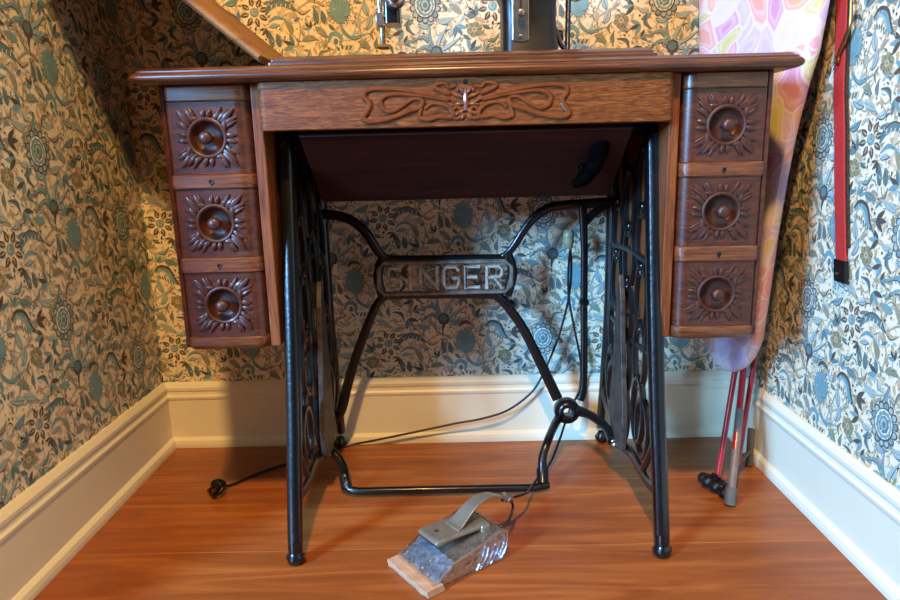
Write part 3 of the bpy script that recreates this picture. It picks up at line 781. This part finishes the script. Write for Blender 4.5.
for ch, x0, x1 in (('S', -.134, -.108), ('I', -.097, -.083), ('N', -.069, -.036), ('G', -.022, .008), ('E', .022, .050), ('R', .064, .094)):
    for st in LET[ch]:
        tube(bm, [(x0+(x1-x0)*a, yp-.001, .3645+.0415*b-.006*(x0)) for a, b in st], LR, 8, flat=((0, 1, 0), 1.5), square=True)
obj('raised_lettering', bm, M['letter'], PLT, smooth=False)

# treadle bar under the brace
bm = BM()
FX = None
tube(bm, [(.249, 1.303, .097), (.268, 1.27, .101), (.290, 1.225, .093), (.297, 1.19, .080)], [.012, .009, .009, .012], 10, smooth=6)
tube(bm, [(.208, 1.300, .082), (.192, 1.255, .083), (.172, 1.20, .077), (.160, 1.18, .055), (.1575, 1.165, .030), (.156, 1.150, .012)], [.010, .0085, .008, .0085, .009], 10, smooth=6)
tube(bm, [(.166, 1.152, .012), (.14, 1.1395, .0125), (-.19, 1.1395, .0125), (-.207, 1.144, .014), (-.2145, 1.154, .022)], [.0078, .0074, .0074, .0074, .008], 10)
tube(bm, [(-.258, 1.22, .062), (-.245, 1.205, .060), (-.232, 1.195, .052), (-.222, 1.18, .040), (-.2145, 1.156, .024), (-.2125, 1.15, .016)], [.010, .0085, .008, .009, .009], 10, smooth=6)
tube(bm, [(-.2185, 1.166, .030), (-.213, 1.150, .014)], .011, 10)
tube(bm, [(.1585, 1.172, .034), (.1575, 1.160, .018)], .0115, 10)
TB = obj('treadle_bar', bm, M['iron'], T, label='cranked black iron bar low between the side frames')
for x, s in ((.297, 1), (-.252, -1)):
    for dz in (-.006, .008):
        bm = BM(); lathe(bm, [(0, .006), (.004, .005), (.0065, .002), (.0065, -.004)], (x, 1.187+dz*.8+(0 if s > 0 else .02), .076+dz*.2-(0 if s > 0 else .014)), (-s*.5, -.8, -.2), 10)
        obj('pivot_bolt', bm, M['steel'], TB)

# ------------------------------------------------------------------ sewing machine head
S = thing('sewing_machine', 'black sewing machine head standing in the opened table top', 'sewing machine', (.03, 1.17, .767))
bm = BM()
slab(bm, -.165, .215, 1.095, 1.27, [(.004, .7672), (0, .768), (0, .7695), (.003, .7715)], r=.02)
obj('bed', bm, M['black'], S)
bm = BM()
lp = [(.086, .178, 1.125, 1.225, .7715), (.0865, .176, 1.13, 1.222, .80), (.087, .174, 1.135, 1.218, .83), (.086, .174, 1.135, 1.218, .862), (.075, .178, 1.133, 1.22, .89), (.06, .185, 1.135, 1.22, .92), (.065, .182, 1.145, 1.21, .945), (.085, .165, 1.16, 1.195, .956)]
loft(bm, [rrect(a, b, c, d_, .018, z) for a, b, c, d_, z in lp])
obj('pillar', bm, M['olive_black'], S)
bm = BM()   # arm, lofted along x
def yz(x, y0, y1, z0, z1): return [(x, a, b) for a, b, _ in rrect(y0, y1, z0, z1, min(.016, (z1-z0)*.3), 0)]
loft(bm, [yz(.12, 1.14, 1.215, .878, .952), yz(.07, 1.14, 1.215, .874, .952), (yz(.02, 1.145, 1.21, .880, .950)), yz(-.04, 1.15, 1.205, .892, .944), yz(-.07, 1.15, 1.205, .890, .944), yz(-.10, 1.15, 1.205, .888, .946), yz(-.128, 1.152, 1.203, .888, .944), yz(-.134, 1.16, 1.195, .895, .936)])
loft(bm, [rrect(-.1065, -.0795, 1.155, 1.20, .006, z) for z in (.836, .838, .865, .895)])
obj('arm', bm, M['black'], S)
bm = BM()
lathe(bm, [(.0165, -.006), (.0165, .002), (.0135, .006), (.008, .008), (.0055, .012), (0, .014)], (-.0865, 1.150, .872), (0, -1, 0), 20)
obj('tension_dial', bm, M['steel'], S)
bm = BM()
tube(bm, [(-.1135, 1.165, .93), (-.1135, 1.165, .842)], .0042, 10)
tube(bm, [(-.1115, 1.165, .842), (-.1115, 1.165, .800)], .0032, 8)
box(bm, -.1195, -.1085, 1.155, 1.17, .832, .853)
lathe(bm, [(0, .010), (.004, .0095), (.004, 0)], (-.1075, 1.162, .848), (1, -.2, 0), 10)
obj('needle_bar', bm, M['steel'], S, bevel=.0008)
bm = BM(); prism(bm, [(-.119, 1.150), (-.100, 1.150), (-.100, 1.175), (-.104, 1.182), (-.115, 1.182), (-.119, 1.175)], 'z', .799, .8025)
tube(bm, [(-.1085, 1.17, .80), (-.1085, 1.17, .835)], .0026, 8)
obj('presser_foot', bm, M['brass'], S)
bm = BM()
prism(bm, [(.1005+.0, .801)] + [(.1005+.0135+.0135*math.cos(PI+a), .801-.004*math.sin(a)) for a in [PI*k/6 for k in range(1, 6)]] + [(.1275, .801), (.1275, .90), (.1005, .90)], 'y', 1.128, 1.137)
SP = obj('stitch_plate', bm, M['steel'], S, smooth=False, bevel=.001, label='silver stitch length plate on the pillar')
bm = BM(); box(bm, .1120, .1155, 1.126, 1.129, .842, .893); obj('slot', bm, M['rubber'], SP, smooth=False)
bm = BM(); lathe(bm, [(.0028, 0), (.0028, .010), (.0058, .012), (.0062, .016), (.0045, .020), (0, .021)], (.1138, 1.130, .838), (0, -1, 0), 14)
obj('stitch_lever', bm, M['steel'], SP)
bm = BM(); lathe(bm, [(.0032, 0), (.0030, .002), (0, .0028)], (.114, 1.128, .806), (0, -1, 0), 10); obj('plate_screw', bm, M['steel'], SP)
bm = BM()
lathe(bm, [(.012, -.012), (.030, -.012), (.056, -.010), (.062, -.012), (.068, -.008), (.070, 0), (.068, .008), (.062, .012), (.056, .010), (.030, .004), (.014, .014), (0, .015)], (.212, 1.178, .936), (1, 0, 0), 36)
obj('handwheel', bm, M['black'], S)
bm = BM()
for yy, dx in ((1.150, -.001), (1.215, .005)):
    tube(bm, [(.197+dx, yy, .91), (.1965+dx, yy, .85), (.196+dx, yy, .784)], .0022, 6)
obj('drive_belt', bm, M['rubber'], S)
bm = BM()
lathe(bm, [(0, .014), (.007, .013), (.010, .008), (.010, -.008), (0, -.008)], (.176, 1.172, .812), (1, -.2, 0), 14)
tube(bm, [(.170, 1.172, .83), (.176, 1.165, .82), (.182, 1.16, .80), (.19, 1.16, .788)], .004, 8, smooth=4)
obj('bobbin_winder', bm, M['black'], S)

# ------------------------------------------------------------------ foot pedal
PD = thing('foot_pedal', 'grey metal foot pedal wrapped in clear tape over cardboard on the floor', 'pedal', (-.005, .925, 0))
uu = Vector((.795, .607, 0)).normalized(); vv = Vector((-uu.y, uu.x, 0)); zz = Vector((0, 0, 1)); O = Vector((-.075, .887, 0))
def pp3(a, b, c): return tuple(O+uu*a+vv*b+zz*c)
def sect(bm, pts, b0, b1, k=.003):
    loft(bm, [[pp3(a, b0, c) for a, c in pts], [pp3(a, b1, c) for a, c in pts]])
bm = BM(); sect(bm, [(.012, .004), (.145, .004), (.150, .010), (.148, .046), (.142, .050), (.128, .049), (.048, .032), (.012, .010)], -.046, .046)
PB = obj('housing', bm, M['grey_metal'], PD, smooth=False, bevel=.004)
bm = BM()
for a in (.072, .087): lathe(bm, [(.0036, -.0005), (.0030, .0008), (0, .0008)], pp3(a, -.046, .022), tuple(-vv), 12)
obj('screw_hole', bm, M['rubber'], PB)
bm = BM(); sect(bm, [(.0125, .0105), (.047, .0335), (.049, .0325), (.014, .009)], -.0465, .0465); obj('front_slope', bm, M['blue_sheen'], PB, smooth=False, label='metal slope coloured with a bluish reflection')
bm = BM()
n = 14; top = []; bot = []
for lay, (a0, a1, z0, z1, wv) in enumerate(((-.008, .022, .0005, .006, 1), (-.0095, .020, .0063, .0115, 2.1))):
    for k in range(n): pass
    lp = []
    for z in (z0, z1):
        lp.append([pp3(a0+.0008*math.sin(k*1.7+wv), -.053+.106*k/(n-1), z+.0009*math.sin(k*1.3+wv)) for k in range(n)]+[pp3(a1, -.053+.106*k/(n-1), z+.0009*math.sin(k*1.3+wv)) for k in range(n-1, -1, -1)])
    loft(bm, lp)
obj('cardboard', bm, M['cardboard'], PD, smooth=False, label='folded tan cardboard at the front')
bm = BM(); sect(bm, [(.006, .0015), (.151, .0015), (.1525, .010), (.1505, .048), (.143, .0525), (.130, .0512), (.047, .0350), (.006, .0175)], -.0485, .0485)
for k in range(9):
    a = .085+.007*k; tube(bm, [pp3(a, -.049, .004), pp3(min(.147, a+.012+.003*(k % 3)), -.0492, .024), pp3(min(.150, a+.02), -.048, .046-.002*(k % 2))], .0007, 5, smooth=4)
obj('clear_tape', bm, M['film'], PD, smooth=False, bevel=.003)
bm = BM(); sect(bm, [(.029, .0555), (.033, .0535), (.070, .053), (.118, .050), (.130, .048), (.132, .054), (.122, .0585), (.070, .061), (.035, .0620), (.030, .0610)], -.025, .025)
sect(bm, [(.114, .046), (.132, .044), (.132, .057), (.116, .057)], -.028, .027)
PT = obj('treadle_plate', bm, M['grey_metal'], PD, smooth=False, bevel=.003)
bm = BM(); lathe(bm, [(.0044, .0), (.0040, .0008), (.0030, .001), (0, .0008)], pp3(.049, .002, .0612), (0, 0, 1), 14); obj('plate_screw', bm, M['worn_dark'], PT)
bm = BM()
path = [(.074, .0615), (.084, .0640), (.101, .077), (.118, .0865), (.137, .0905), (.155, .0875), (.173, .078), (.189, .0705)]
pc = catmull([(a, 0, c) for a, c in path], 6); rows = []
for i, p in enumerate(pc):
    f = i/(len(pc)-1); hw = .0165*(1-f*.62); t = .0016
    rows.append([pp3(p.x, -hw-.004, p.z-t), pp3(p.x, hw-.004, p.z-t), pp3(p.x, hw-.004, p.z+t), pp3(p.x, -hw-.004, p.z+t)])
loft(bm, rows); obj('curved_lever', bm, M['grey_metal'], PD, bevel=.0008)
e = pp3(.172, -.004, .070)
bm = BM(); tube(bm, [pp3(.181, -.004, .074), pp3(.197, -.004, .066)], [.0075, .006], 10); tube(bm, [pp3(.187, .004, .0745), pp3(.189, -.012, .0685)], .005, 8)
obj('cord_clamp', bm, M['grey_tube'], PD)
bm = BM()
tube(bm, [pp3(.193, -.004, .068), (.112, 1.055, .046), (.125, 1.100, .028), (.150, 1.172, .016), (.182, 1.235, .014), (.210, 1.290, .040), (.238, 1.338, .085), (.262, 1.362, .120), (.266, 1.366, .180), (.250, 1.364, .260), (.237, 1.360, .330), (.2335, 1.345, .400), (.2345, 1.325, .440)], .0024, 8, smooth=8)
tube(bm, [pp3(.193, -.005, .067), (.088, 1.012, .046), (.076, .990, .030), pp3(.149, -.004, .022)], .0022, 8, smooth=6)
obj('cable', bm, M['rubber'], PD, label='black cable rising behind the brace')

# ------------------------------------------------------------------ power cord
PC = thing('power_cord', 'thin black power cord trailing from under the table to a plug on the floor', 'cord', (-.463, 1.155, 0))
bm = BM()
tube(bm, [(.232, 1.325, .440), (.240, 1.352, .395), (.238, 1.362, .330), (.216, 1.367, .235), (.178, 1.366, .144), (.150, 1.364, .108), (.105, 1.362, .077), (.05, 1.362, .060), (-.007, 1.363, .050), (-.098, 1.362, .032), (-.18, 1.362, .016), (-.235, 1.362, .006), (-.283, 1.345, .003), (-.335, 1.298, .003), (-.38, 1.265, .003), (-.415, 1.232, .003), (-.440, 1.197, .004), (-.451, 1.180, .008)], .0024, 8, smooth=6)
obj('cable', bm, M['rubber'], PC)
bm = BM()
lathe(bm, [(0, -.014), (.007, -.014), (.011, -.008), (.0145, -.003), (.0150, .004), (.0135, .007), (0, .007)], (-.462, 1.166, .0150), (-.45, -.85, .1), 18)
tube(bm, [(-.470+.012*math.cos(a), 1.172+.009*math.sin(a), .012+.011*math.cos(a)) for a in [2*PI*i/14 for i in range(14)]], .0022, 6, closed=True)
tube(bm, [(-.458+.011*math.cos(a), 1.152+.010*math.sin(a), .0125+.010*math.sin(a+1)) for a in [2*PI*i/14 for i in range(14)]], .0022, 6, closed=True)
PG = obj('plug', bm, M['rubber'], PC)
bm = BM()
for dx in (-.005, .005):
    tube(bm, [(-.465+dx, 1.160-dx*.5, .0155), (-.471+dx, 1.147-dx*.5, .0145)], .0022, 6, flat=((0, 0, 1), 2))
obj('prong', bm, M['brass'], PG)
bm = BM()
tube(bm, [(.2285, 1.322, .472), (.228, 1.321, .462), (.2285, 1.322, .448), (.232, 1.325, .436)], [.0085, .0115, .011, .006], 12, smooth=4)
obj('connector', bm, M['connector'], PC, label='yellowed ivory connector hanging behind the brace')

# ------------------------------------------------------------------ ironing board leaning upright in the right corner
IB = thing('ironing_board', 'upright ironing board with pink pastel swirl cover behind the right drawers', 'ironing board', (.53, 1.2, 0))
N0 = Vector((.5285, 1.2115, 0)); ev = Vector((.304, -.953, 0)).normalized(); nv = Vector((-.953, -.304, 0)).normalized()
edge = [(-.022, .198), (.002, .203), (.022, .218), (.040, .240), (.054, .275), (.063, .378), (.070, .467), (.082, .569), (.092, .633), (.102, .68), (.114, .725), (.128, .768), (.138, .837), (.152, .95), (.160, 1.10), (.163, 1.28), (.163, 1.45)]
def sym(p): return (-.040-p[0], p[1]) if p[1] < .45 else (-.040+.028*min(1, (p[1]-.45)/.4)-p[0], p[1])
edge = [(x, z) for x, z in edge]
outl = edge+[sym(p) for p in edge[:0:-1]]
def bpt(s_, z, o): return tuple(N0+ev*s_+nv*o+Vector((0, 0, z)))
def inset(P, k):
    out = []
    for x, z in P:
        out.append((-.018+(x+.018)*(1-k*9), z+(.003+k*.6 if z < .3 else 0)-(k if z > 1.4 else 0)))
    return out
bm = BM()
loft(bm, [[bpt(x, z, o) for x, z in inset(outl, k)] for k, o in ((.010, -.014), (.003, -.013), (0, -.008), (0, 0), (.002, .005), (.008, .008), (.03, .010))])
obj('fabric_cover', bm, M['cover'], IB)
bm = BM()
loft(bm, [[bpt(x, z, o) for x, z in inset(outl, .006)] for o in (-.0165, -.0145)])
obj('board_base', bm, M['grey_tube'], IB, smooth=False)
def ibleg(pts, r, m, label=None, grey=None):
    bm = BM(); tube(bm, pts, r, 10, smooth=0)
    return obj('leg', bm, m, IB, label=label)
L1 = ibleg([(.560, 1.262, .34), (.541, 1.235, .21), (.4845, 1.150, .022)], .0055, M['red_tube'], 'red tubular leg')
L2 = ibleg([(.577, 1.275, .33), (.560, 1.240, .24), (.504, 1.129, .085)], .0062, M['red_tube'], 'red tubular leg')
L3 = ibleg([(.602, 1.256, .62), (.5975, 1.248, .404), (.5485, 1.203, .070), (.5405, 1.196, .02)], .0050, M['red_tube'], 'thin red tubular leg')
bm = BM(); tube(bm, [(.5265, 1.172, .145), (.504, 1.127, .080), (.4835, 1.088, .016)], .0075, 10)
gl = obj('grey_sleeve', bm, M['grey_tube'], L2, label='greyish lower end of the leg')
bm = BM(); tube(bm, [(.4860, 1.0925, .030), (.4805, 1.082, .002)], .0105, 12); obj('rubber_foot', bm, M['grey_rubber'], L2)
bm = BM()
for k in range(9):
    t = k/8; ball(bm, (.464+.022*t+.0035*math.sin(k*2.3), 1.161-.045*t+.004*math.cos(k*1.9), .0125+.004*math.sin(k*1.3)), .0115+.0022*math.sin(k*4.1), 1, 1, .85, 10)
for k in range(6):
    a = k*1.1; tube(bm, [(.470+.004*k*.6, 1.150-.005*k, .017+.015*math.sin(a)*.5+.006), (.474+.004*k*.6, 1.140-.005*k, .030-.002*k)], .004, 6)
obj('rubber_foot', bm, M['rubber'], L1, label='black rubber foot')
bm = BM(); tube(bm, [(.5405, 1.196, .022), (.560, 1.214, .030), (.580, 1.234, .030)], .0045, 8); tube(bm, [(.5805, 1.2335, .002), (.5845, 1.243, .075)], .0072, 10); obj('rubber_foot', bm, M['grey_rubber'], L3)

# ------------------------------------------------------------------ red strap on the right wall
RS = thing('red_strap', 'red webbing strap with black tip hanging on the right wall', 'strap', (.609, 1.06, .45))
cen = [(.609, 1.118, 1.02), (.609, 1.110, .90), (.609, 1.0995, .80), (.609, 1.090, .71), (.609, 1.076, .64), (.609, 1.060, .55), (.6095, 1.037, .437)]
cc = catmull(cen, 6)
def strap(bm, pts, hw0, hw1, off, t):
    rows = []
    for p in pts:
        rows.append([(p.x+off-t, p.y-hw0, p.z), (p.x+off-t, p.y+hw1, p.z), (p.x+off+t, p.y+hw1, p.z), (p.x+off+t, p.y-hw0, p.z)])
    loft(bm, rows)
bm = BM(); strap(bm, cc, .0125, .0135, 0, .0012); obj('webbing', bm, M['red_strap'], RS, smooth=False)
bm = BM(); strap(bm, cc[:-2], .0175, -.0095, .0030, .0016); obj('stitched_edge', bm, M['stitch'], RS, smooth=False, label='dark stitched edge')
bm = BM(); strap(bm, [Vector((.6092, 1.0385, .446)), Vector((.609, 1.036, .432)), Vector((.609, 1.0335, .418)), Vector((.609, 1.030, .412))], .0150, .0150, -.0005, .0030); tp = obj('tip', bm, M['rubber'], RS, smooth=False, label='black end tip')
bm = BM(); lathe(bm, [(.0028, 0), (.0024, .0014), (0, .002)], (.6055, 1.0415, .424), (-1, 0, 0), 10); obj('rivet', bm, M['steel'], tp)
bm = BM()
tube(bm, [(.601, 1.070, .86), (.601, 1.064, .825), (.601, 1.062, .80), (.601, 1.068, .788), (.602, 1.085, .765), (.603, 1.091, .757)], .0026, 8, smooth=5)
tube(bm, [(.603, 1.092+.005*math.cos(a), .753+.006*math.sin(a)) for a in [2*PI*i/12 for i in range(12)]], .0016, 6, closed=True)
tube(bm, [(.601, 1.070, .86), (.602, 1.085, .92), (.604, 1.105, .95)], .0026, 8, smooth=5)
obj('buckle_wire', bm, M['brass'], RS, label='bent brass coloured wire clasp')
bm = BM(); tube(bm, [(.6145, 1.118, 1.03), (.603, 1.118, 1.025), (.598, 1.118, 1.015), (.600, 1.118, 1.03)], .0035, 8, smooth=4)
obj('hanging_hook', bm, M['brass'], RS)

# ------------------------------------------------------------------ light
W = bpy.data.worlds.new('world'); SC.world = W; W.use_nodes = True
bg = W.node_tree.nodes['Background']; bg.inputs[0].default_value = (1, .85, .7, 1); bg.inputs[1].default_value = .012
def lamp(name, kind, loc, energy, color, size=.1, target=None):
    l = bpy.data.lights.new(name, kind); l.energy = energy; l.color = color
    o = bpy.data.objects.new(name, l); COL.objects.link(o); o.location = loc
    if kind == 'AREA': l.shape = 'RECTANGLE'; l.size = size[0]; l.size_y = size[1]
    else: l.shadow_soft_size = size
    if target is not None: o.rotation_euler = (Vector(target)-Vector(loc)).to_track_quat('-Z', 'Y').to_euler()
    return o
lamp('ceiling_lamp', 'POINT', (-.13, -.22, 2.22), 224, (1, .60, .225), .06)
lamp('daylight_window', 'AREA', (-3.62, -2.6, 2.05), 860, (.225, .54, 1), (.85, 1.5), (.4, 1.3, .35))
